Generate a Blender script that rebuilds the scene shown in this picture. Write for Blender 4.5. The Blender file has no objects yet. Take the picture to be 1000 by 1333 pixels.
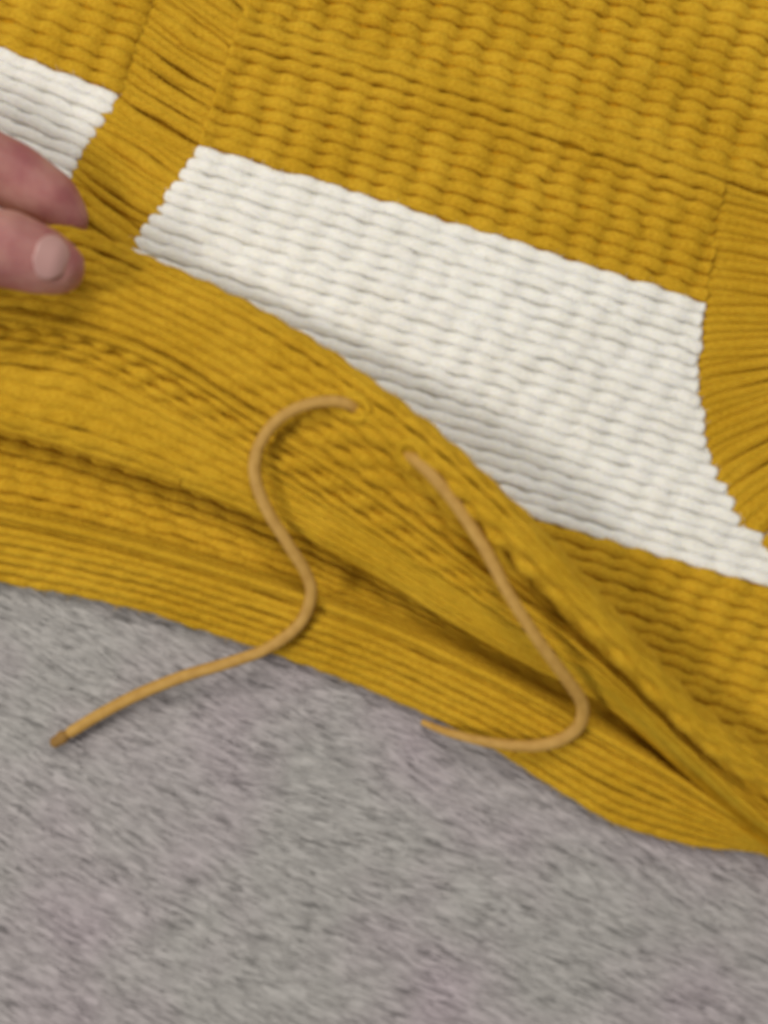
import bpy, math, random
import numpy as np
from mathutils import Vector, Matrix

random.seed(7)
rng = np.random.default_rng(7)
scene = bpy.context.scene
col = scene.collection

# ------------------------------------------------------------------ camera
HFOV = math.radians(38.0)
TILT = math.radians(9.0)
DIST = 0.285
PW, PH = 1000.0, 1333.0
cam_data = bpy.data.cameras.new('camera')
cam = bpy.data.objects.new('camera', cam_data)
col.objects.link(cam)
TARGET = Vector((0.0, 0.0, 0.010))
cam.location = TARGET + Vector((0.0, -math.sin(TILT) * DIST, math.cos(TILT) * DIST))
cam.rotation_euler = (TILT, 0.0, 0.0)
cam_data.sensor_fit = 'HORIZONTAL'
cam_data.angle = HFOV
cam_data.clip_start = 0.01
cam_data.clip_end = 20.0
cam_data.dof.use_dof = True
cam_data.dof.focus_distance = DIST + 0.13
cam_data.dof.aperture_fstop = 13.5
scene.camera = cam

# ------------------------------------------------------------------ world, lamp, exposure
world = bpy.data.worlds.new('World')
scene.world = world
world.use_nodes = True
bg = world.node_tree.nodes['Background']
bg.inputs['Color'].default_value = (0.93, 0.96, 1.0, 1.0)
bg.inputs['Strength'].default_value = 0.23


def room_lamp(name, direction, energy, size, color):
    ld = bpy.data.lights.new(name, 'AREA')
    ld.shape = 'DISK'
    ld.size = size
    ld.energy = energy
    ld.color = color
    o = bpy.data.objects.new(name, ld)
    col.objects.link(o)
    v = Vector(direction).normalized()
    o.location = v * 1.25
    o.rotation_euler = (-v).to_track_quat('-Z', 'Y').to_euler()


room_lamp('ceiling_lamp', (-0.02, 0.42, 0.92), 8.0, 0.60, (1.0, 0.95, 0.87))
room_lamp('side_lamp', (-0.82, -0.30, 0.95), 7.4, 0.30, (1.0, 0.96, 0.90))

scene.view_settings.view_transform = 'Standard'
scene.view_settings.look = 'None'
scene.view_settings.gamma = 1.0
scene.view_settings.use_curve_mapping = False
scene.view_settings.exposure = -0.08
scene.render.engine = 'CYCLES'
scene.cycles.filter_width = 1.8
scene.cycles.sample_clamp_direct = 4.0
scene.cycles.sample_clamp_indirect = 2.0

# ------------------------------------------------------------------ places: photo points laid on heights
CL = np.array(cam.location)
FX = (PW / 2) / math.tan(HFOV / 2)
RIGHT = np.array([1.0, 0.0, 0.0])
UP = np.array([0.0, math.cos(TILT), math.sin(TILT)])
FWD = np.array([0.0, math.sin(TILT), -math.cos(TILT)])
MM = 0.001
PXM = 0.000195          # about one photo pixel, in metres, on the cloth


def U(px, py, z):
    """point of the place at height z (mm) seen at px, py"""
    px = np.asarray(px, float); py = np.asarray(py, float); z = np.asarray(z, float) * MM
    d = FWD + ((px - PW / 2) / FX)[..., None] * RIGHT + ((PH / 2 - py) / FX)[..., None] * UP
    t = (z - CL[2]) / d[..., 2]
    return CL + d * t[..., None]


def smooth(a, b, x):
    t = np.clip((np.asarray(x, float) - a) / (b - a), 0, 1)
    return t * t * (3 - 2 * t)


def wobble(n, step, amp):
    """smooth random line of n samples"""
    m = max(3, int(n / step) + 3)
    p = rng.normal(0, amp, m)
    x = np.linspace(0, m - 1.001, n)
    i = np.floor(x).astype(int); f = x - i; f = f * f * (3 - 2 * f)
    return p[i] * (1 - f) + p[np.minimum(i + 1, m - 1)] * f


# ------------------------------------------------------------------ materials
def new_mat(name):
    m = bpy.data.materials.new(name)
    m.use_nodes = True
    nt = m.node_tree
    return m, nt, nt.nodes['Principled BSDF']


def node(nt, kind, **kw):
    n = nt.nodes.new(kind)
    for k, v in kw.items():
        setattr(n, k, v)
    return n


def yarn_material(name, c_lo, c_hi, bump=0.5, sheen=0.25, tint=None):
    m, nt, b = new_mat(name)
    L = nt.links.new
    uv = node(nt, 'ShaderNodeUVMap'); uv.uv_map = 'uv'
    mp = node(nt, 'ShaderNodeMapping')
    mp.inputs['Scale'].default_value = (0.55, 9.0, 1.0)     # fibres run along the yarn
    L(uv.outputs[0], mp.inputs[0])
    nz = node(nt, 'ShaderNodeTexNoise')
    nz.inputs['Scale'].default_value = 1.6; nz.inputs['Detail'].default_value = 5
    L(mp.outputs[0], nz.inputs['Vector'])
    geo = node(nt, 'ShaderNodeTexCoord')
    nb = node(nt, 'ShaderNodeTexNoise')
    nb.inputs['Scale'].default_value = 55.0; nb.inputs['Detail'].default_value = 3
    L(geo.outputs['Object'], nb.inputs['Vector'])
    mixf = node(nt, 'ShaderNodeMath', operation='MULTIPLY_ADD')
    L(nb.outputs[0], mixf.inputs[0]); mixf.inputs[1].default_value = 0.6
    L(nz.outputs[0], mixf.inputs[2])
    rp = node(nt, 'ShaderNodeValToRGB')
    rp.color_ramp.elements[0].position = 0.50; rp.color_ramp.elements[0].color = (*c_lo, 1)
    rp.color_ramp.elements[1].position = 1.10 if False else 1.0; rp.color_ramp.elements[1].color = (*c_hi, 1)
    L(mixf.outputs[0], rp.inputs[0])
    L(rp.outputs[0], b.inputs['Base Color'])
    # ply twist and loose fibres as fine relief
    mp2 = node(nt, 'ShaderNodeMapping')
    mp2.inputs['Rotation'].default_value = (0, 0, 0.0)
    mp2.inputs['Scale'].default_value = (0.9, 3.0, 1.0)
    L(uv.outputs[0], mp2.inputs[0])
    wv = node(nt, 'ShaderNodeTexWave', wave_type='BANDS', bands_direction='DIAGONAL')
    wv.inputs['Scale'].default_value = 0.55; wv.inputs['Distortion'].default_value = 3.5
    wv.inputs['Detail'].default_value = 2.0
    L(mp2.outputs[0], wv.inputs['Vector'])
    ad = node(nt, 'ShaderNodeMath', operation='MULTIPLY_ADD')
    L(wv.outputs[1], ad.inputs[0]); ad.inputs[1].default_value = 0.10
    L(nz.outputs[0], ad.inputs[2])
    bm = node(nt, 'ShaderNodeBump')
    bm.inputs['Strength'].default_value = bump; bm.inputs['Distance'].default_value = 0.0006
    L(ad.outputs[0], bm.inputs['Height'])
    L(bm.outputs[0], b.inputs['Normal'])
    b.inputs['Roughness'].default_value = 0.88
    b.inputs['Subsurface Weight'].default_value = 0.55
    b.inputs['Subsurface Radius'].default_value = (1.0, 0.9, 0.6)
    b.inputs['Subsurface Scale'].default_value = 0.0016
    b.inputs['Specular IOR Level'].default_value = 0.12
    b.inputs['Sheen Weight'].default_value = sheen
    b.inputs['Sheen Roughness'].default_value = 0.5
    b.inputs['Sheen Tint'].default_value = (*(tint or c_hi), 1)
    return m


YEL_LO, YEL_HI = (0.44, 0.238, 0.006), (0.65, 0.395, 0.026)
M_YEL = yarn_material('mustard_yarn', YEL_LO, YEL_HI)
M_WHT = yarn_material('cream_white_yarn', (0.81, 0.780, 0.705), (0.93, 0.905, 0.835), bump=0.4)


def plain_fibre(name, c, rough=0.9):
    m, nt, b = new_mat(name)
    L = nt.links.new
    tc = node(nt, 'ShaderNodeTexCoord')
    nz = node(nt, 'ShaderNodeTexNoise')
    nz.inputs['Scale'].default_value = 240.0; nz.inputs['Detail'].default_value = 3
    L(tc.outputs['Object'], nz.inputs['Vector'])
    rp = node(nt, 'ShaderNodeValToRGB')
    rp.color_ramp.elements[0].position = 0.3; rp.color_ramp.elements[0].color = (*[v * 0.8 for v in c], 1)
    rp.color_ramp.elements[1].position = 0.7; rp.color_ramp.elements[1].color = (*c, 1)
    L(nz.outputs[0], rp.inputs[0]); L(rp.outputs[0], b.inputs['Base Color'])
    b.inputs['Roughness'].default_value = rough
    b.inputs['Specular IOR Level'].default_value = 0.1
    return m


M_YBACK = plain_fibre('mustard_knit_backing', (0.52, 0.262, 0.008))
M_WBACK = plain_fibre('cream_knit_backing', (0.74, 0.72, 0.66))
M_YFUZZ = plain_fibre('mustard_fuzz', (0.74, 0.435, 0.035))
M_WFUZZ = plain_fibre('cream_fuzz', (0.86, 0.84, 0.79))


# ------------------------------------------------------------------ mesh helpers
def link_mesh(name, V, F, mat, parent=None, uv=None, smooth_shade=True):
    me = bpy.data.meshes.new(name)
    V = np.asarray(V, np.float32); F = np.asarray(F, np.int32)
    n = F.shape[1]
    me.vertices.add(len(V)); me.vertices.foreach_set('co', V.ravel())
    me.loops.add(F.size); me.loops.foreach_set('vertex_index', F.ravel())
    me.polygons.add(len(F))
    me.polygons.foreach_set('loop_start', np.arange(0, F.size, n, dtype=np.int32))
    me.polygons.foreach_set('loop_total', np.full(len(F), n, np.int32))
    me.polygons.foreach_set('use_smooth', np.full(len(F), smooth_shade))
    if uv is not None:
        lay = me.uv_layers.new(name='uv')
        lay.data.foreach_set('uv', np.asarray(uv, np.float32).ravel())
    me.update(calc_edges=True)
    me.validate()
    me.materials.append(mat)
    o = bpy.data.objects.new(name, me)
    col.objects.link(o)
    if parent is not None:
        o.parent = parent
    return o


def tube(name, C, N, S, a, b, mat, parent, segs=8):
    """a yarn: centres C, surface normal N, side S, half width a, half height b; ends closed to points"""
    n = len(C)
    a = a.copy(); b = b.copy()
    e = np.ones(n); e[0] = e[-1] = 0.04
    if n > 6:
        e[1] = e[-2] = 0.75
    a *= e; b *= e
    th = np.arange(segs) / segs * 2 * math.pi
    V = (C[:, None, :] + (a[:, None] * np.cos(th))[..., None] * S[:, None, :]
         + (b[:, None] * np.sin(th))[..., None] * N[:, None, :])
    i = np.arange(n - 1)[:, None]; j = np.arange(segs)[None, :]; j2 = (j + 1) % segs
    F = np.stack([i * segs + j, i * segs + j2, (i + 1) * segs + j2, (i + 1) * segs + j], -1).reshape(-1, 4)
    F = F[:, ::-1]
    s = np.concatenate([[0], np.cumsum(np.linalg.norm(np.diff(C, axis=0), axis=1))]) / MM
    off = random.uniform(0, 300)
    ua = np.broadcast_to(s[:-1][:, None] + off, (n - 1, segs)); ub = np.broadcast_to(s[1:][:, None] + off, (n - 1, segs))
    va = np.broadcast_to(j / segs, (n - 1, segs)); vb = np.broadcast_to((j + 1) / segs, (n - 1, segs))
    uv = np.stack([np.stack([ua, va], -1), np.stack([ua, vb], -1), np.stack([ub, vb], -1), np.stack([ub, va], -1)], 2)
    uv = uv[:, :, ::-1, :].reshape(-1, 2)
    return link_mesh(name, V.reshape(-1, 3), F, mat, parent, uv)


def frames(G, i):
    """tangent, normal, side and half spacing for row i of a grid of row lines G[k, n, 3]"""
    T = np.gradient(G[i], axis=0)
    T /= np.linalg.norm(T, axis=1)[:, None] + 1e-12
    lo, hi = max(i - 1, 0), min(i + 1, len(G) - 1)
    A = (G[hi] - G[lo]) / max(1, hi - lo)
    A = A - (A * T).sum(1)[:, None] * T
    w = np.linalg.norm(A, axis=1)
    S = A / (w[:, None] + 1e-12)
    N = np.cross(T, S)
    flip = np.sign(N[:, 2]); flip[flip == 0] = 1
    N = N * flip[:, None]
    return T, N, S, w * 0.5


def sheet(name, G, mat, parent, off_mm, thick_mm=0.8):
    """the ground of the knit under the yarn rows: a closed thin slab below grid G"""
    K, n, _ = G.shape
    dk = np.gradient(G, axis=0); di = np.gradient(G, axis=1)
    N = np.cross(di, dk); N /= np.linalg.norm(N, axis=2)[..., None] + 1e-12
    N *= np.where(N[..., 2:3] < 0, -1, 1)
    top = G - N * off_mm * MM
    bot = top - N * thick_mm * MM
    V = np.concatenate([top.reshape(-1, 3), bot.reshape(-1, 3)])
    k = np.arange(K - 1)[:, None]; i = np.arange(n - 1)[None, :]
    q = np.stack([k * n + i, k * n + i + 1, (k + 1) * n + i + 1, (k + 1) * n + i], -1).reshape(-1, 4)
    M = K * n
    ring = np.concatenate([np.arange(n), np.arange(1, K) * n + n - 1, (K - 1) * n + np.arange(n - 2, -1, -1), np.arange(K - 2, 0, -1) * n])
    r2 = np.roll(ring, -1)
    side = np.stack([ring, r2, r2 + M, ring + M], -1)
    return link_mesh(name, V, np.concatenate([q, q[:, ::-1] + M, side]), mat, parent)


FUZZ = {}


def shed(key, C, N, S, a, b, per_mm=3.0):
    """remember loose fibre roots on a yarn"""
    n = len(C)
    L = np.linalg.norm(C[-1] - C[0]) / MM
    m = int(L * per_mm)
    if m < 1 or n < 4:
        return
    i = rng.integers(1, n - 1, m)
    i = i[rng.uniform(0, 1, m) < np.clip(a[i] / (1.5 * MM), 0.04, 1.0)]     # crowded thin yarns shed less
    m = len(i)
    if m == 0:
        return
    th = rng.uniform(0.05 * math.pi, 0.95 * math.pi, m)
    Nn = N[i] * np.sin(th)[:, None] + S[i] * np.cos(th)[:, None]
    P = C[i] + S[i] * (a[i] * np.cos(th))[:, None] * 0.96 + N[i] * (b[i] * np.sin(th))[:, None] * 0.96
    T = C[np.minimum(i + 1, n - 1)] - C[i - 1]
    T /= np.linalg.norm(T, axis=1)[:, None] + 1e-12
    FUZZ.setdefault(key, []).append((P, Nn, T))


def grow_fuzz(key, mat, parent, length=1.7, rad=0.042):
    if key not in FUZZ:
        return
    P = np.concatenate([f[0] for f in FUZZ[key]]); Nn = np.concatenate([f[1] for f in FUZZ[key]]); T = np.concatenate([f[2] for f in FUZZ[key]])
    m = len(P)
    d = Nn * rng.uniform(0.15, 0.8, m)[:, None] + T * rng.normal(0, 0.8, m)[:, None] + rng.normal(0, 0.35, (m, 3))
    d /= np.linalg.norm(d, axis=1)[:, None]
    l = rng.uniform(0.4, 1.0, m) ** 1.5 * length * MM
    side = np.cross(d, rng.normal(0, 1, (m, 3))); side /= np.linalg.norm(side, axis=1)[:, None]
    mid = P + d * (l * 0.5)[:, None]
    tip = P + d * l[:, None] * 0.9 + rng.normal(0, 0.25, (m, 3)) * l[:, None]
    r = rad * MM
    V = np.stack([P - side * r, P + side * r, mid + side * r, mid - side * r, tip + side * r * 0.6, tip - side * r * 0.6], 1).reshape(-1, 3)
    base = np.arange(m)[:, None] * 6
    F = np.concatenate([base + np.array([0, 1, 2, 3]), base + np.array([3, 2, 4, 5])])
    o = link_mesh('loose_fibres', V, F, mat, parent)
    o['kind'] = 'stuff'


# ------------------------------------------------------------------ the carpet (setting)
def carpet_materials():
    m, nt, b = new_mat('grey_carpet')
    L = nt.links.new
    tc = node(nt, 'ShaderNodeTexCoord')
    mp = node(nt, 'ShaderNodeMapping'); mp.inputs['Scale'].default_value = (1, 1, 1)
    L(tc.outputs['Object'], mp.inputs[0])
    n1 = node(nt, 'ShaderNodeTexNoise'); n1.inputs['Scale'].default_value = 16.0; n1.inputs['Detail'].default_value = 3
    n2 = node(nt, 'ShaderNodeTexNoise'); n2.inputs['Scale'].default_value = 330.0; n2.inputs['Detail'].default_value = 3
    L(mp.outputs[0], n1.inputs['Vector']); L(mp.outputs[0], n2.inputs['Vector'])
    hue = node(nt, 'ShaderNodeValToRGB')
    hue.color_ramp.elements[0].position = 0.40; hue.color_ramp.elements[0].color = (0.415, 0.397, 0.378, 1)
    hue.color_ramp.elements[1].position = 0.62; hue.color_ramp.elements[1].color = (0.425, 0.370, 0.386, 1)
    L(n1.outputs[0], hue.inputs[0])
    at = node(nt, 'ShaderNodeAttribute'); at.attribute_name = 'tone'
    ad = node(nt, 'ShaderNodeMath', operation='MULTIPLY_ADD')
    L(n2.outputs[0], ad.inputs[0]); ad.inputs[1].default_value = 0.22; L(at.outputs['Fac'], ad.inputs[2])
    val = node(nt, 'ShaderNodeValToRGB')
    val.color_ramp.elements[0].position = 0.15; val.color_ramp.elements[0].color = (0.45, 0.45, 0.45, 1)
    val.color_ramp.elements[1].position = 0.9; val.color_ramp.elements[1].color = (1.1, 1.1, 1.1, 1)
    L(ad.outputs[0], val.inputs[0])
    mx = node(nt, 'ShaderNodeMix', data_type='RGBA', blend_type='MULTIPLY'); mx.inputs['Factor'].default_value = 1
    L(hue.outputs[0], mx.inputs['A']); L(val.outputs[0], mx.inputs['B'])
    L(mx.outputs['Result'], b.inputs['Base Color'])
    b.inputs['Roughness'].default_value = 0.95
    b.inputs['Specular IOR Level'].default_value = 0.08
    b.inputs['Sheen Weight'].default_value = 0.1
    return m


M_CARPET = carpet_materials()
gx, gy = np.meshgrid(np.linspace(-0.5, 0.5, 81), np.linspace(-0.5, 0.5, 81))
gz = rng.normal(0, 0.00008, gx.shape) - 0.0009
V = np.stack([gx, gy, gz], -1).reshape(-1, 3)
k = np.arange(80)[:, None]; i = np.arange(80)[None, :]
F = np.stack([k * 81 + i, k * 81 + i + 1, (k + 1) * 81 + i + 1, (k + 1) * 81 + i], -1).reshape(-1, 4)
carpet = link_mesh('carpet', V, F, M_CARPET)
carpet['kind'] = 'structure'
carpet.data.attributes.new('tone', 'FLOAT', 'POINT').data.foreach_set('value', np.full(81 * 81, 0.12, np.float32))  # bare ground coloured darker, standing in for the pile's self-shadowing


def carpet_pile(count):
    lo = U(-420, 1620, 0); hi = U(1420, 660, 0)
    X = rng.uniform(lo[0] - 0.01, hi[0] + 0.01, count); Y = rng.uniform(lo[1], hi[1], count)
    # pile combed towards lower right, in slightly uneven clumps
    def field(fr, seed):
        r = np.random.default_rng(seed); s = np.zeros(count)
        A = (X * 0.906 - Y * 0.423) * 0.16; B = X * 0.423 + Y * 0.906
        for _ in range(7):
            a = r.uniform(0, 2 * math.pi); f = fr * r.uniform(0.6, 1.5)
            s += np.sin((A * math.cos(a) + B * math.sin(a)) * f + r.uniform(0, 6.28))
        return s / 2.6
    ang = math.radians(-22) + field(150, 1) * 0.07 + rng.normal(0, 0.06, count)
    ln = rng.uniform(5.0, 10.0, count) * MM
    lift = np.clip(0.085 + 0.018 * field(900, 2) + rng.normal(0, 0.03, count), 0.015, 0.6)
    d = np.stack([np.cos(ang) * np.cos(lift), np.sin(ang) * np.cos(lift), np.sin(lift)], -1)
    s = np.stack([-np.sin(ang), np.cos(ang), np.zeros(count)], -1)
    u = np.cross(d, s) * 0.6
    SGN = -1.0          # the ridge of each blade looks up
    P = np.stack([X, Y, np.full(count, -0.0003)], -1)
    r0 = rng.uniform(0.16, 0.30, count)[:, None] * MM
    mid = P + d * (ln * 0.55)[:, None] + s * rng.normal(0, 0.0003, count)[:, None]
    tip = P + d * ln[:, None] - np.array([0, 0, 1]) * (ln * 0.04)[:, None] + s * rng.normal(0, 0.0003, count)[:, None]
    V = np.stack([P + s * r0, P - u * r0 * SGN, P - s * r0,
                  mid + s * r0, mid - u * r0 * SGN, mid - s * r0, tip], 1).reshape(-1, 3)
    b = np.arange(count)[:, None] * 7
    tris = [(0, 1, 4), (0, 4, 3), (1, 2, 5), (1, 5, 4), (3, 4, 6), (4, 5, 6)]
    F = np.concatenate([b + np.array(t) for t in tris])
    o = link_mesh('carpet_pile', V, F, M_CARPET, carpet)
    o['kind'] = 'stuff'
    tone = np.clip(0.60 + 0.12 * field(4200, 3) + 0.03 * field(700, 4) + rng.normal(0, 0.12, count), 0, 1)
    tone = np.where(field(3400, 5) < -1.2, tone * 0.15, tone)          # darker flecks
    at = o.data.attributes.new('tone', 'FLOAT', 'POINT')
    at.data.foreach_set('value', np.repeat(tone, 7).astype(np.float32))


carpet_pile(140000)

# ------------------------------------------------------------------ the hem: lines read from the carpet edge up to the crest
SX = np.array([-440, -160, -60, 0, 100, 200, 330, 500, 650, 800, 900, 1000, 1100, 1180, 1430], float)
LINES = {
    'edge':   [705, 733, 745, 755, 774, 798, 840, 904, 978, 1070, 1098, 1112, 1160, 1215, 1380],
    'ridge':  [618, 646, 659, 671, 693, 719, 758, 819, 887, 967, 1026, 1093, 1152, 1209, 1374],
    'valley': [604, 632, 645, 657, 678, 705, 745, 805, 873, 954, 1014, 1090, 1149, 1206, 1371],
    'lip':    [502, 530, 540, 552, 580, 612, 662, 748, 838, 918, 1004, 1087, 1146, 1203, 1368],
    'groove': [404, 432, 442, 452, 469, 518, 592, 702, 802, 904, 997, 1083, 1142, 1199, 1364],
    'loops':  [368, 396, 404, 412, 432, 468, 547, 656, 768, 887, 985, 1077, 1137, 1194, 1359],
    'crest':  [274, 302, 300, 298, 304, 346, 407, 515, 645, 806, 918, 988, 1062, 1120, 1285],
}
HEIGHT = {   # mm above the carpet at the same stations
    'edge':   [1.5] * 15,
    'ridge':  [11, 11, 11, 11, 11, 11, 11, 10.5, 10, 9.5, 9, 9, 9, 9, 9],
    'valley': [7, 7, 7, 7, 7, 7, 7, 7, 6.5, 6, 5.5, 7, 8, 8, 8],
    'lip':    [17, 17, 17, 17, 17.5, 18, 18.5, 18, 17, 15, 13, 11, 10, 10, 10],
    'groove': [19, 19, 19, 19, 19, 19, 19.5, 20, 20, 18.5, 16, 12.5, 11, 11, 11],
    'loops':  [21, 21, 21, 21, 21, 20.5, 20, 21, 21.5, 19.5, 17, 14.5, 12, 12, 12],
    'crest':  [26, 26, 26, 26, 24, 22, 22.5, 28.5, 28.5, 22, 16.5, 13, 12, 12, 12],
}


def spline(xs, ys, x):
    """smooth monotone-ish cubic through stations"""
    xs = np.asarray(xs, float); ys = np.asarray(ys, float)
    m = np.gradient(ys, xs)
    i = np.clip(np.searchsorted(xs, x) - 1, 0, len(xs) - 2)
    h = xs[i + 1] - xs[i]; t = (x - xs[i]) / h
    return ((2 * t**3 - 3 * t**2 + 1) * ys[i] + (t**3 - 2 * t**2 + t) * h * m[i]
            + (-2 * t**3 + 3 * t**2) * ys[i + 1] + (t**3 - t**2) * h * m[i + 1])


NX = 620
XS = np.linspace(-410, 1410, NX)
LY = {k_: spline(SX, v, XS) for k_, v in LINES.items()}
LZ = {k_: spline(SX, v, XS) for k_, v in HEIGHT.items()}
ORDER = ['edge', 'ridge', 'valley', 'lip', 'groove', 'loops', 'crest']


def hem_height(px, py):
    i = int(np.clip((px - XS[0]) / (XS[1] - XS[0]), 0, NX - 1))
    ys = np.array([LY[o][i] for o in ORDER])[::-1]; zs = np.array([LZ[o][i] for o in ORDER])[::-1]
    if py > ys[-1] + 4:
        return 2.0
    return float(np.interp(py, ys, zs))


def rows_height(px, py):
    i = int(np.clip((px - XS[0]) / (XS[1] - XS[0]), 0, NX - 1))
    ys = np.array([r_[0][i] for r_ in TOP_ROWS]); zs = np.array([r_[1][i] for r_ in TOP_ROWS])
    o_ = np.argsort(ys)
    if py > ys.max() + 6:
        return 2.0
    return float(np.interp(py, ys[o_], zs[o_])) + 0.9


def crest_y(x):
    return np.interp(x, XS, LY['crest'])


garment = bpy.data.objects.new('knitted_garment', None)
col.objects.link(garment)
garment['label'] = 'mustard yellow chunky knit garment with white blocks and a lifted hem, on grey carpet'
garment['category'] = 'knitwear'


def part_rows(part, key, specs, mat=M_YEL):
    """specs: list of (curve y, curve z, style) -> yarn rows under part"""
    G = np.stack([U(XS, s[0], s[1]) for s in specs])
    for r, s in enumerate(specs):
        st = s[2]
        T, N, S, w = frames(G, r)
        w = np.clip(w, 0.10 * MM, 2.6 * MM)
        ph = XS / st.get('period', 41.0) + st.get('phase', 0.0) + wobble(NX, 40, 0.10)
        fade = st.get('fade', 1.0)
        amp = st['amp'] * (fade if np.isscalar(fade) else fade) * (1 + wobble(NX, 20, 0.25))
        cyc = 1.0 - 2.0 * np.abs(np.cos(math.pi * ph)) ** 2.6
        saw = -(np.sin(2 * math.pi * ph) + 0.36 * np.sin(4 * math.pi * ph)) / math.pi
        C = G[r] + N * (w * (amp * 0.55 * cyc + st.get('lift', 0.0) + wobble(NX, 25, 0.10)))[:, None] \
            + S * (w * (amp * 0.8 * saw + wobble(NX, 18, 0.12)))[:, None]
        a = w * st.get('fat', 1.06) * (1 + 0.22 * amp * cyc + wobble(NX, 10, 0.05))
        b = w * st.get('tall', 0.95) * (1 + 0.30 * amp * cyc + wobble(NX, 10, 0.05))
        ok = np.ones(NX, bool)
        if 'upto' in st:
            ok = XS < st['upto']
        tube('yarn_row', C[ok], N[ok], S[ok], a[ok], b[ok], mat, part)
        shed(key, C[ok], N[ok], S[ok], a[ok], b[ok], st.get('hair', 6.0))
    return G


def between(a, b, n, style, z_curve=None, skip_ends=(False, False)):
    """n rows from line a to line b (rows sit at the middles)"""
    out = []
    for q in range(n):
        f = (q + 0.5) / n
        y = LY[a] * (1 - f) + LY[b] * f
        fz = f if z_curve is None else z_curve(f)
        z = LZ[a] * (1 - fz) + LZ[b] * fz
        if style.get('bulge'):      # the edge swells into a thick roll towards the right
            z = z + BULGE * RIM * (math.sqrt(max(0.0, 1 - ((f - 0.80) / 0.30) ** 2)) if f > 0.5 else 0.0) - BULGE * (4.0 - 2.4 * smooth(700, 850, XS)) * math.exp(-((f - 0.28) / 0.26) ** 2)
        st = dict(style); st['phase'] = style.get('phase', 0.0) + q * style.get('shift', 0.22) + random.uniform(-0.05, 0.05)
        out.append((y, z, st))
    return out


RIM = 8.0
BULGE = smooth(400, 680, XS) * (1 - 0.5 * smooth(950, 1100, XS))
right_fade = (1 + 1.3 * smooth(300, 420, XS) * (1 - smooth(640, 800, XS))) * (1 + 0.9 * smooth(700, 820, XS))

# lower hem: rounded edge on the carpet, ribs, the bright ridge yarn, the valley behind it
lower_specs = between('edge', 'ridge', 7, dict(amp=0.13, period=34, shift=0.3, tall=1.0, fat=1.06), z_curve=lambda f: min(1.0, (0.30 + 1.05 * f) if f > 0.1 else 0.22 + f))
lower_specs.append((LY['ridge'], LZ['ridge'] + 1.5, dict(amp=0.10, fat=1.45, tall=1.3, lift=0.5)))
lower_specs += between('ridge', 'valley', 1, dict(amp=0.05, fat=1.0))


MIDZ = np.minimum(LZ['valley'], 3.4)
mid_specs = between('valley', 'lip', 6, dict(amp=0.26, tall=0.75, fat=1.1, period=40, shift=0.20, fade=1.0), z_curve=lambda f: 0.0)
mid_specs = [(y_, z_ * (1 - (q_ + 0.5) / 6) + MIDZ * ((q_ + 0.5) / 6), st_) for q_, (y_, z_, st_) in enumerate(mid_specs)]


def make_part(name, specs, key, off=0.5, label=None):
    G = np.stack([U(XS, s[0], s[1]) for s in specs])
    p = sheet(name, G[:, ::4], M_YBACK, garment, off)
    if label:
        p['label'] = label
    part_rows(p, key, specs)
    grow_fuzz(key, M_YFUZZ, p)
    return p


lower_hem = make_part('lower_hem', lower_specs + mid_specs, 'lower', 0.9)

# flap: underside lip band, groove, loop band, ridge, ribs, crest rolled over
flap_specs = []
lipz = LZ['lip']
tuck = np.minimum(1.0, (LY['valley'] - LY['lip']) / 40.0)
flap_specs.append((LY['lip'] - 16 * tuck, lipz - 7.0 * tuck - 1, dict(amp=0.05, fat=1.1, hair=1)))
flap_specs.append((LY['lip'] - 5 * tuck, lipz - 5.0 * tuck - 0.6, dict(amp=0.05, fat=1.1)))
flap_specs.append((LY['lip'] + 0.5 * tuck, lipz - 2.2 * tuck, dict(amp=0.05, fat=1.1)))
flap_specs += between('lip', 'groove', 5, dict(amp=0.22, period=45, shift=0.37, tall=0.50, fat=1.2, hair=6), z_curve=lambda f: f ** 0.7)
flap_specs.append((LY['groove'], LZ['groove'] - 0.9, dict(amp=0.05, tall=0.8)))
flap_specs += between('groove', 'loops', 3, dict(amp=0.62, period=38, shift=0.45, tall=0.9, fade=1 - 0.5 * smooth(650, 850, XS)), z_curve=lambda f: f * 0.55)
flap_specs.append((LY['loops'] - 4, LZ['loops'] + 1.4, dict(amp=0.12, fat=1.45, tall=1.25, lift=0.3)))
flap_specs += between('loops', 'crest', 8, dict(amp=0.20, period=40, shift=0.30, tall=0.78, fat=1.12, fade=right_fade, hair=7, bulge=True), z_curve=lambda f: 0.10 + 0.90 * math.sin(f * math.pi / 2))
# the roll over the crest, towards the garment and down
for dx, dy, dz in ((1, -1, -0.8), (1, -2, -3.0), (-2, 1, -6.0)):
    flap_specs.append((np.interp(XS - dx, XS, LY['crest']) + dy, LZ['crest'] + dz + RIM * 0.72 * BULGE, dict(amp=0.25, period=40, phase=random.random(), hair=7)))
TOP_ROWS = lower_specs + mid_specs + flap_specs[3:-3]
hem_flap = make_part('hem_flap', flap_specs, 'flap', 0.8)
hem_flap['label'] = 'lifted ribbed flap of the hem with a rolled crest'

# ------------------------------------------------------------------ the main knit
def seg(pts):
    ks = [p[0] for p in pts]
    return (lambda kk: (np.interp(kk, ks, [p[1] for p in pts]), np.interp(kk, ks, [p[2] for p in pts])))


L1 = seg([(-24, 316, -280), (-7, 205, 6), (0, 160, 125), (7.7, 90, 235), (20, -25, 412)])
R1 = seg([(-40, 474, -510), (-11.5, 320, 0), (0, 258, 188), (9.2, 165, 325), (20, 57, 487), (50, -243, 940)])
L2 = seg([(-12, 962, 188), (-6.7, 940, 282), (0, 920, 395), (6, 909, 500), (11.3, 925, 600), (15.6, 965, 690), (16.6, 1000, 722), (17.5, 1050, 760)])


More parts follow.
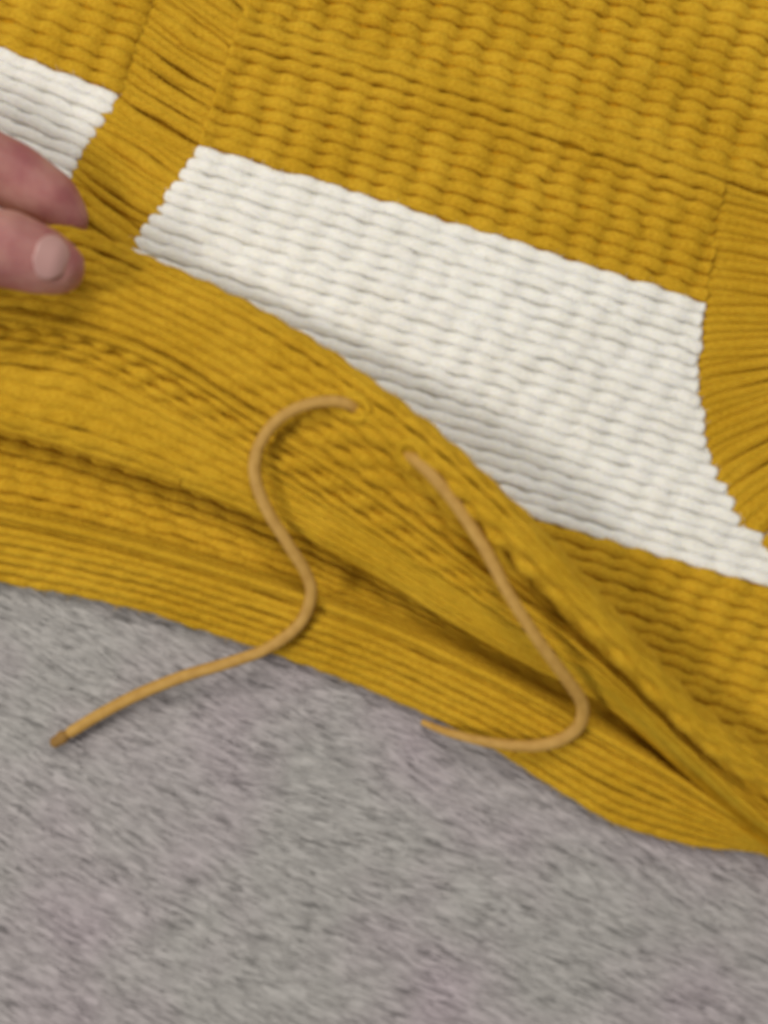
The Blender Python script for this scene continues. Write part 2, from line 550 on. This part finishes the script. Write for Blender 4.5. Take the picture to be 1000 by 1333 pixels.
def row_y(kk, x):
    s = np.where(kk > 0, 18.4 - 0.00155 * (x - 258), 18.5 - 0.0002 * (x - 258))
    return 188 + 0.3127 * (x - 258) + kk * s - 5.0 * np.sin(math.pi * np.clip((x - 258) / 662, 0, 1)) * 0.5


def main_z(px, py, kk):
    z = 9.5 + 1.5 * np.sin(px / 140.0 + 0.8) * np.cos(py / 170.0)
    z = z + 2.6 * np.exp(-((kk + 9.0) / 1.9) ** 2) + 1.0 * smooth(-12.0, -20, kk)      # the raised line across the top
    z = z - 2.2 * smooth(-30, 90, py - crest_y(px))                                     # dips under the flap
    return z


def place_rows(specs, part_of, key_of):
    """specs: dict k -> (px array, py array, z array, style)"""
    ks = sorted(specs)
    G = np.stack([U(specs[q][0], specs[q][1], specs[q][2]) for q in ks])
    for r, q in enumerate(ks):
        px, py, z, st = specs[q]
        n = len(px)
        T, N, S, w = frames(G, r)
        w = np.clip(w, 0.25 * MM, 2.4 * MM)
        ph = st['ph'] + wobble(n, 36, 0.07)
        amp = st['amp'] * (1 + wobble(n, 14, 0.22))
        cyc = 1.0 - 2.0 * np.abs(np.cos(math.pi * ph)) ** 2.6
        saw = -(np.sin(2 * math.pi * ph) + 0.36 * np.sin(4 * math.pi * ph)) / math.pi
        C = G[r] + N * (w * (st.get('puff', 0.3) * cyc * (1 + wobble(n, 14, 0.2)) + st.get('lift', 0) + wobble(n, 20, 0.10)))[:, None] \
            + S * (w * (amp * 0.95 * saw + wobble(n, 14, 0.10)))[:, None]
        a = w * st.get('fat', 1.04) * (1 - st.get('pinch', 0.0) * np.abs(np.cos(math.pi * ph)) ** 5 + wobble(n, 8, 0.04))
        b = w * st.get('tall', 0.95) * (1 + 0.5 * st.get('puff', 0.3) * cyc + wobble(n, 8, 0.04))
        ok = (py < crest_y(px) + 75) & (px > -412) & (px < 1412)
        idx = np.nonzero(ok)[0]
        if len(idx) < 8:
            continue
        sl = slice(idx[0], idx[-1] + 1)
        tube('yarn_row', C[sl], N[sl], S[sl], a[sl], b[sl], M_WHT if key_of(q).startswith('white') else M_YEL, part_of(q))
        shed(key_of(q), C[sl], N[sl], S[sl], a[sl], b[sl], 6.0)
    return G, ks


def line_of(x0, y0, x1, y1, n, bow=0.0):
    t = np.linspace(0, 1, n)
    return x0 + (x1 - x0) * t, y0 + (y1 - y0) * t + bow * np.sin(math.pi * t)


KS = list(range(-36, 44))
center, left, gap, right = {}, {}, {}, {}
for kk in KS:
    q = kk + 0.5
    xr, yr = R1(q)
    if -9 < q < 16.7:
        xl, yl = L2(q)
    else:
        xl = 1412.0
    xl = xl + random.uniform(-3, 3)
    n = int((xl - xr) / 41 * 9)
    px = np.linspace(xr, xl, n); py = row_y(q, px)
    # rows end on their column lines
    py = py + (yr - row_y(q, xr)) * (1 - smooth(0, 0.25, (px - xr) / (xl - xr)))
    a_ = 0.26 if 0 <= kk < 20 else (0.52 if kk < -10 else 0.42)
    seam = {-12: (-0.15, 0.22), -11: (-0.22, 0.2), -10: (0.3, 0.06), -9: (0.3, 0.07), -8: (0.1, 0.12)}.get(kk)
    center[kk] = (px, py, main_z(px, py, q), dict(lift=seam[0] if seam else 0.0, amp=a_, puff=seam[1] if seam else 0.10 if 0 <= kk < 20 else (0.30 if kk < -10 else 0.24), pinch=0.16, tall=0.60 if 0 <= kk < 20 else 0.68, fat=1.12, ph=(px - xr) / 41.0 + (0.0 if 0 <= kk < 20 else 0.35) + random.uniform(-0.05, 0.05)))
NC = 340
for d in (center,):
    for kk in d:      # equal sample counts for the grid
        px, py, z, st = d[kk]
        t0 = np.linspace(0, 1, len(px)); t1 = np.linspace(0, 1, NC)
        st = dict(st); st['ph'] = np.interp(t1, t0, st['ph'])
        d[kk] = (np.interp(t1, t0, px), np.interp(t1, t0, py), np.interp(t1, t0, z), st)
for kk in range(-20, 22):
    q = kk + 0.5
    xl, yl = L1(q); xr, yr = R1(q)
    xl += random.uniform(-3, 3)
    px, py = line_of(-412, yl - 0.40 * (xl + 412), xl, yl, 160)
    left[kk] = (px, py, main_z(px, py, q), dict(tall=0.60, fat=1.12, pinch=0.16, puff=0.10 if kk >= 0 else 0.24, amp=0.26 if kk >= 0 else 0.42, ph=(px - xl) / 41.0 + random.uniform(-0.05, 0.05)))
for ii in range(-34, 26):
    kk = ii * 0.7
    q = kk + 0.5
    xl, yl = L1(q); xr, yr = R1(q)
    px, py = line_of(xl - (e1 := random.uniform(3, 16)), yl - 0.45 * e1, xr + (e2 := random.uniform(4, 26)), yr + 0.4 * e2, 60, bow=2.0 + random.uniform(-2, 2))
    t = np.linspace(0, 1, 60)
    pair = random.uniform(-6, 6)
    py = py + pair * np.sin(math.pi * t)
    z = main_z(px, py, q) - 0.35 - 0.8 * np.abs(2 * t - 1) ** 6 - 0.5 * np.sin(math.pi * t) + random.uniform(-1.1, 0.9) * np.sin(math.pi * t)
    gap[kk] = (px, py, z, dict(amp=0.06, puff=0.02, ph=t, fat=1.25, tall=1.0))
for ii in range(-13, 24):
    kk = ii * 0.7
    q = kk + 0.5
    xl, yl = L2(q)
    m = np.interp(q, [-9, -6, 0, 6, 12, 16.6], [0.28, 0.22, 0.03, -0.16, -0.50, -0.80])
    t = np.linspace(0, 1, 80)
    ov = random.uniform(4, 22) if kk < 0 else 8
    px = xl - ov + (1420 - xl) * t
    yl = float(row_y(q, xl))
    py = yl + m * (px - xl) + (0.3 - m) * 8 * np.exp(-(px - xl) / 14.0) + random.uniform(-5, 5) * np.sin(math.pi * np.clip(t * 2, 0, 1))
    z = main_z(px, py, q) - (0.4 if kk < 0 else 1.0) + 3.0 * smooth(0, 0.6, t) + random.uniform(-0.9, 0.7) * np.sin(math.pi * np.clip(t * 2.2, 0, 1))
    right[kk] = (px, py, z, dict(amp=0.07, puff=0.03, ph=t * 5, fat=1.3, tall=0.95))


def grid_of(d, ks, every=3):
    G = np.stack([U(d[q][0], np.minimum(d[q][1], crest_y(d[q][0]) + 60 + 0.2 * q), d[q][2] - 2.0 * smooth(20, 120, d[q][1] - crest_y(d[q][0]))) for q in ks])
    return G[:, ::every]


# grounds of the knit: yellow above and below, white blocks between
def extend(d, lo, hi):
    return [q for q in sorted(d) if lo <= q <= hi]


upper_panel = sheet('upper_panel', grid_of(center, extend(center, -36, 0)), M_YBACK, garment, 0.45)
lower_panel = sheet('lower_panel', grid_of(center, extend(center, 19, 40)), M_YBACK, garment, 0.45)
white_block = sheet('white_block', grid_of(center, extend(center, 0, 19)), M_WBACK, garment, 0.35)
white_block['label'] = 'long white block between two mustard float bands'
small_block = sheet('white_block', grid_of(left, extend(left, 0, 21), 2), M_WBACK, garment, 0.35)
small_block['label'] = 'white block beside the fingers'
float_band = sheet('float_band', grid_of(gap, sorted(gap), 2), M_YBACK, garment, 1.2)
side_band = sheet('float_band', grid_of(right, sorted(right), 2), M_YBACK, garment, 1.2)
corner_panel = sheet('corner_panel', grid_of(left, extend(left, -20, 0), 2), M_YBACK, garment, 0.45)

place_rows(center, lambda q: white_block if 0 <= q < 20 else (upper_panel if q < 0 else lower_panel),
           lambda q: 'white_a' if 0 <= q < 20 else ('upper' if q < 0 else 'lowerp'))
place_rows(left, lambda q: small_block if q >= 0 else corner_panel, lambda q: 'white_b' if q >= 0 else 'corner')
place_rows(gap, lambda q: float_band, lambda q: 'gap')
place_rows(right, lambda q: side_band, lambda q: 'side')
for key, mat, part in (('white_a', M_WFUZZ, white_block), ('white_b', M_WFUZZ, small_block), ('upper', M_YFUZZ, upper_panel),
                       ('lowerp', M_YFUZZ, lower_panel), ('gap', M_YFUZZ, float_band), ('side', M_YFUZZ, side_band), ('corner', M_YFUZZ, corner_panel)):
    grow_fuzz(key, mat, part, length=1.6)

# the back of the garment lying on the carpet under everything
bx = np.linspace(-410, 1410, 60)
eb = np.interp(bx, XS, LY['edge']) - 22
GB = np.stack([U(bx, eb * (1 - f) + (-400) * f, np.full(60, 1.3)) for f in np.linspace(0, 1, 30)])
sheet('back_layer', GB, M_YBACK, garment, 0.0, 0.9)

# ------------------------------------------------------------------ the cord threaded through the flap
def leather():
    m, nt, b = new_mat('tan_leather')
    L = nt.links.new
    uv = node(nt, 'ShaderNodeUVMap'); uv.uv_map = 'uv'
    mp = node(nt, 'ShaderNodeMapping'); mp.inputs['Scale'].default_value = (0.25, 3.0, 1)
    L(uv.outputs[0], mp.inputs[0])
    nz = node(nt, 'ShaderNodeTexNoise'); nz.inputs['Scale'].default_value = 1.3; nz.inputs['Detail'].default_value = 5
    L(mp.outputs[0], nz.inputs['Vector'])
    rp = node(nt, 'ShaderNodeValToRGB')
    rp.color_ramp.elements[0].position = 0.3; rp.color_ramp.elements[0].color = (0.42, 0.228, 0.045, 1)
    rp.color_ramp.elements[1].position = 0.75; rp.color_ramp.elements[1].color = (0.56, 0.33, 0.080, 1)
    L(nz.outputs[0], rp.inputs[0]); L(rp.outputs[0], b.inputs['Base Color'])
    bm = node(nt, 'ShaderNodeBump'); bm.inputs['Strength'].default_value = 0.25; bm.inputs['Distance'].default_value = 0.0004
    L(nz.outputs[0], bm.inputs['Height']); L(bm.outputs[0], b.inputs['Normal'])
    b.inputs['Roughness'].default_value = 0.6
    b.inputs['Specular IOR Level'].default_value = 0.3
    return m


M_LEATHER = leather()


def catmull(P, per=14):
    P = np.asarray(P, float)
    P = np.concatenate([[2 * P[0] - P[1]], P, [2 * P[-1] - P[-2]]])
    out = []
    for i in range(1, len(P) - 2):
        t = np.linspace(0, 1, per, endpoint=False)[:, None]
        p0, p1, p2, p3 = P[i - 1:i + 3]
        out.append(0.5 * (2 * p1 + (p2 - p0) * t + (2 * p0 - 5 * p1 + 4 * p2 - p3) * t**2 + (-p0 + 3 * p1 - 3 * p2 + p3) * t**3))
    out.append(P[-2][None])
    return np.concatenate(out)


# photo point and height above the cloth (mm)
PATH = [(84, 958, 3.2), (130, 930, 4.0), (180, 904, 4.5), (240, 880, 4.5), (300, 862, 4.5), (350, 843, 3.4), (390, 812, 3.6),
        (405, 775, 4.6), (398, 745, 5.0), (375, 708, 5.0), (347, 662, 4.0), (332, 620, 3.4), (336, 583, 3.2), (360, 548, 3.2),
        (395, 528, 3.0), (430, 522, 2.4), (456, 527, 0.9), (476, 540, -2.6), (500, 562, -3.8), (522, 582, -2.6),
        (541, 598, 0.9), (562, 618, 2.4), (592, 654, 3.0), (630, 712, 3.4), (662, 772, 4.5), (700, 832, 6.0), (738, 884, 6.5),
        (758, 916, 6.0), (754, 944, 5.0), (730, 963, 4.2), (692, 971, 3.6), (640, 967, 3.4), (592, 956, 4.0), (566, 947, 3.6), (548, 939, 1.6)]
pts = []
hs = np.array([rows_height(p[0], p[1]) for p in PATH])
hs2 = hs.copy()
for lo_, hi_ in ((2, 15), (22, len(hs) - 2)):        # taut between high places instead of sinking into the valley
    env = np.array([hs[max(0, i - 2):i + 3].max() for i in range(len(hs))])
    env = np.array([np.mean(env[max(0, i - 1):i + 2]) for i in range(len(hs))])
    hs2[lo_:hi_] = 0.7 * env[lo_:hi_] + 0.3 * hs[lo_:hi_]
hs2[3:-3] = np.convolve(hs2, [0.25, 0.5, 0.25], 'same')[3:-3]
for (x, y, c), h in zip(PATH, hs2):
    pts.append(U(x, y, h + c))
CC = catmull(pts, 12)
Tn = np.gradient(CC, axis=0); Tn /= np.linalg.norm(Tn, axis=1)[:, None]
Sd = np.cross(Tn, np.array([0, 0, 1.0])); Sd /= np.linalg.norm(Sd, axis=1)[:, None]
Nn = np.cross(Sd, Tn)
n = len(CC)
ra = (1.50 + wobble(n, 30, 0.06)) * MM
ra = ra * (1 - 0.45 * smooth(n - 60, n, np.arange(n)))
rb = ra * 0.66
cord = bpy.data.objects.new('leather_cord', None)
col.objects.link(cord)
cord['label'] = 'thin tan leather cord threaded through the flap, its two tails hanging over the hem'
cord['category'] = 'cord'
tube('strand', CC, Nn, Sd, ra, rb, M_LEATHER, cord, segs=14)
# yarn eyelets in the flap where the cord goes through
for ex, ey, rot in ((463, 531, 0.5), (536, 592, 0.9)):
    ph_ = np.linspace(0, 2 * math.pi, 41)
    bx_ = ex + 18 * np.cos(ph_) * math.cos(rot) - 13 * np.sin(ph_) * math.sin(rot)
    by_ = ey + 18 * np.cos(ph_) * math.sin(rot) + 13 * np.sin(ph_) * math.cos(rot)
    hz_ = np.array([rows_height(a_, b_) for a_, b_ in zip(bx_, by_)]) + 0.3
    ec = U(bx_, by_, hz_)
    et = np.gradient(ec, axis=0); et /= np.linalg.norm(et, axis=1)[:, None]
    es = np.cross(et, np.array([0, 0, 1.0])); es /= np.linalg.norm(es, axis=1)[:, None]
    er = (1.05 + wobble(41, 6, 0.12)) * MM
    tube('eyelet', ec, np.cross(es, et), es, er, er * 0.9, M_YEL, hem_flap)
# the bound, darker tip lying on the carpet
M_TIP = plain_fibre('dark_cord_tip', (0.33, 0.185, 0.055), 0.7)
T0 = -Tn[0]; C0 = CC[0]
tt = np.linspace(-0.3, 1.0, 12)
tc = C0 + T0 * (tt[:, None] * 4.6 * MM) - np.array([0, 0, 1]) * (smooth(0, 1, tt) * 1.2 * MM)[:, None]
tr = 1.6 * MM * (1 + 0.10 * np.sin(tt * 9) - 0.25 * smooth(0.5, 1.0, tt))
tip = tube('tip', tc, np.repeat(Nn[:1], 12, 0), np.repeat(Sd[:1], 12, 0), tr, tr * 0.8, M_TIP, cord, segs=12)
tip['label'] = 'darker worn tip of the cord'

# ------------------------------------------------------------------ the hand pinching the flap
def skin_mat():
    m, nt, b = new_mat('skin')
    L = nt.links.new
    tc = node(nt, 'ShaderNodeTexCoord')
    n1 = node(nt, 'ShaderNodeTexNoise'); n1.inputs['Scale'].default_value = 110; n1.inputs['Detail'].default_value = 4
    n2 = node(nt, 'ShaderNodeTexNoise'); n2.inputs['Scale'].default_value = 900; n2.inputs['Detail'].default_value = 4
    L(tc.outputs['Object'], n1.inputs['Vector']); L(tc.outputs['Object'], n2.inputs['Vector'])
    rp = node(nt, 'ShaderNodeValToRGB')
    rp.color_ramp.elements[0].position = 0.35; rp.color_ramp.elements[0].color = (0.38, 0.130, 0.130, 1)
    rp.color_ramp.elements[1].position = 0.68; rp.color_ramp.elements[1].color = (0.50, 0.245, 0.205, 1)
    L(n1.outputs[0], rp.inputs[0]); L(rp.outputs[0], b.inputs['Base Color'])
    bm = node(nt, 'ShaderNodeBump'); bm.inputs['Strength'].default_value = 0.25; bm.inputs['Distance'].default_value = 0.0004
    L(n2.outputs[0], bm.inputs['Height']); L(bm.outputs[0], b.inputs['Normal'])
    b.inputs['Roughness'].default_value = 0.55
    b.inputs['Specular IOR Level'].default_value = 0.35
    b.inputs['Subsurface Weight'].default_value = 0.25
    b.inputs['Subsurface Radius'].default_value = (0.6, 0.25, 0.15)
    b.inputs['Subsurface Scale'].default_value = 0.004
    return m


M_SKIN = skin_mat()
import bmesh


def cone_between(bm, p, q, rp_, rq, steps=6):
    p = Vector(p); q = Vector(q)
    for s in range(steps + 1):
        f = s / steps
        c = p.lerp(q, f); r = rp_ * (1 - f) + rq * f
        bmesh.ops.create_icosphere(bm, subdivisions=2, radius=r, matrix=Matrix.Translation(c))


def PT(px, py, z):
    return tuple(U(px, py, z))


bm = bmesh.new()
chains = [
    # thumb: tip on the flap's face, back to the wrist
    [(PT(74, 347, 36.0), 7.0), (PT(48, 337, 37.5), 8.6), (PT(10, 324, 39.5), 9.6), (PT(-70, 318, 43), 9.8), (PT(-165, 322, 48), 10.8), (PT(-330, 345, 54), 14), (PT(-520, 350, 54), 18)],
    # index finger behind the flap
    [(PT(85, 284, 18.5), 6.3), (PT(64, 259, 21), 8.0), (PT(18, 229, 24), 9.0), (PT(-45, 200, 29), 9.3), (PT(-150, 150, 38), 9.2), (PT(-340, 135, 55), 11), (PT(-560, 220, 58), 14)],
    # middle, ring and little finger curled in beside it
    [(PT(-130, 130, 21), 6.8), (PT(-165, 100, 25), 8.0), (PT(-240, 75, 35), 8.8), (PT(-360, 70, 52), 11), (PT(-560, 170, 56), 14)],
    [(PT(-180, 45, 20), 6.5), (PT(-215, 20, 25), 7.6), (PT(-280, 0, 34), 8.4), (PT(-385, 10, 48), 10.5), (PT(-570, 130, 52), 13)],
    [(PT(-235, -30, 20), 5.6), (PT(-262, -48, 24), 6.6), (PT(-315, -60, 31), 7.4), (PT(-405, -40, 43), 9.5), (PT(-580, 90, 48), 12)],
    # palm and forearm
    [(PT(-560, 220, 54), 16), (PT(-700, 260, 54), 20), (PT(-860, 330, 55), 23), (PT(-1200, 480, 62), 27), (PT(-1500, 610, 70), 31)],
    [(PT(-520, 110, 50), 14), (PT(-700, 190, 52), 18), (PT(-860, 270, 55), 22)],
]
for ch in chains:
    for (p, r), (q, s) in zip(ch[:-1], ch[1:]):
        cone_between(bm, p, q, r * MM, s * MM, steps=8)
me = bpy.data.meshes.new('hand')
bm.to_mesh(me); bm.free()
me.materials.append(M_SKIN)
hand = bpy.data.objects.new('hand', me)
col.objects.link(hand)
rm = hand.modifiers.new('remesh', 'REMESH'); rm.mode = 'VOXEL'; rm.voxel_size = 0.0009; rm.use_smooth_shade = True
sm = hand.modifiers.new('smooth', 'SMOOTH'); sm.factor = 0.5; sm.iterations = 14
hand['label'] = 'bare hand with thumb and index finger pinching the lifted knit flap'
hand['category'] = 'hand'

# thumbnail: curved plate sunk into the thumb's back near its tip
M_NAIL, nt, b = new_mat('nail')
tcn = node(nt, 'ShaderNodeTexCoord'); nzn = node(nt, 'ShaderNodeTexNoise'); nzn.inputs['Scale'].default_value = 120
nt.links.new(tcn.outputs['Object'], nzn.inputs['Vector'])
rpn = node(nt, 'ShaderNodeValToRGB')
rpn.color_ramp.elements[0].color = (0.50, 0.265, 0.245, 1); rpn.color_ramp.elements[1].color = (0.57, 0.335, 0.30, 1)
nt.links.new(nzn.outputs[0], rpn.inputs[0]); nt.links.new(rpn.outputs[0], b.inputs['Base Color'])
b.inputs['Roughness'].default_value = 0.32
tipc = Vector(PT(74, 347, 36.0)); backc = Vector(PT(30, 331, 38.4))
ax = (tipc - backc).normalized()
upn = Vector((0.28, -0.10, 1.0)); upn = (upn - upn.dot(ax) * ax).normalized()
sdn = ax.cross(upn)
rows_, cols_ = 15, 13
V = []
for r in range(rows_):
    f = r / (rows_ - 1)
    for c in range(cols_):
        g = c / (cols_ - 1) * 2 - 1
        # rounded outline
        fw = 1 - abs(2 * f - 1) ** 2.2 * 0.7
        ang = g * 0.78 * fw
        R = (8.35 - 1.2 * f) * MM
        base = backc.lerp(tipc, 0.38 + 0.92 * f)
        droop = upn * (-(max(0, f - 0.55) ** 2) * 7.5 * MM)
        V.append(base + upn * (math.cos(ang) * R) + sdn * (math.sin(ang) * R) + droop)
Fq = [(r * cols_ + c, r * cols_ + c + 1, (r + 1) * cols_ + c + 1, (r + 1) * cols_ + c) for r in range(rows_ - 1) for c in range(cols_ - 1)]
nail = link_mesh('thumbnail', np.array([tuple(v) for v in V]), np.array(Fq), M_NAIL, hand)
sol = nail.modifiers.new('solid', 'SOLIDIFY'); sol.thickness = 0.0006; sol.offset = 0
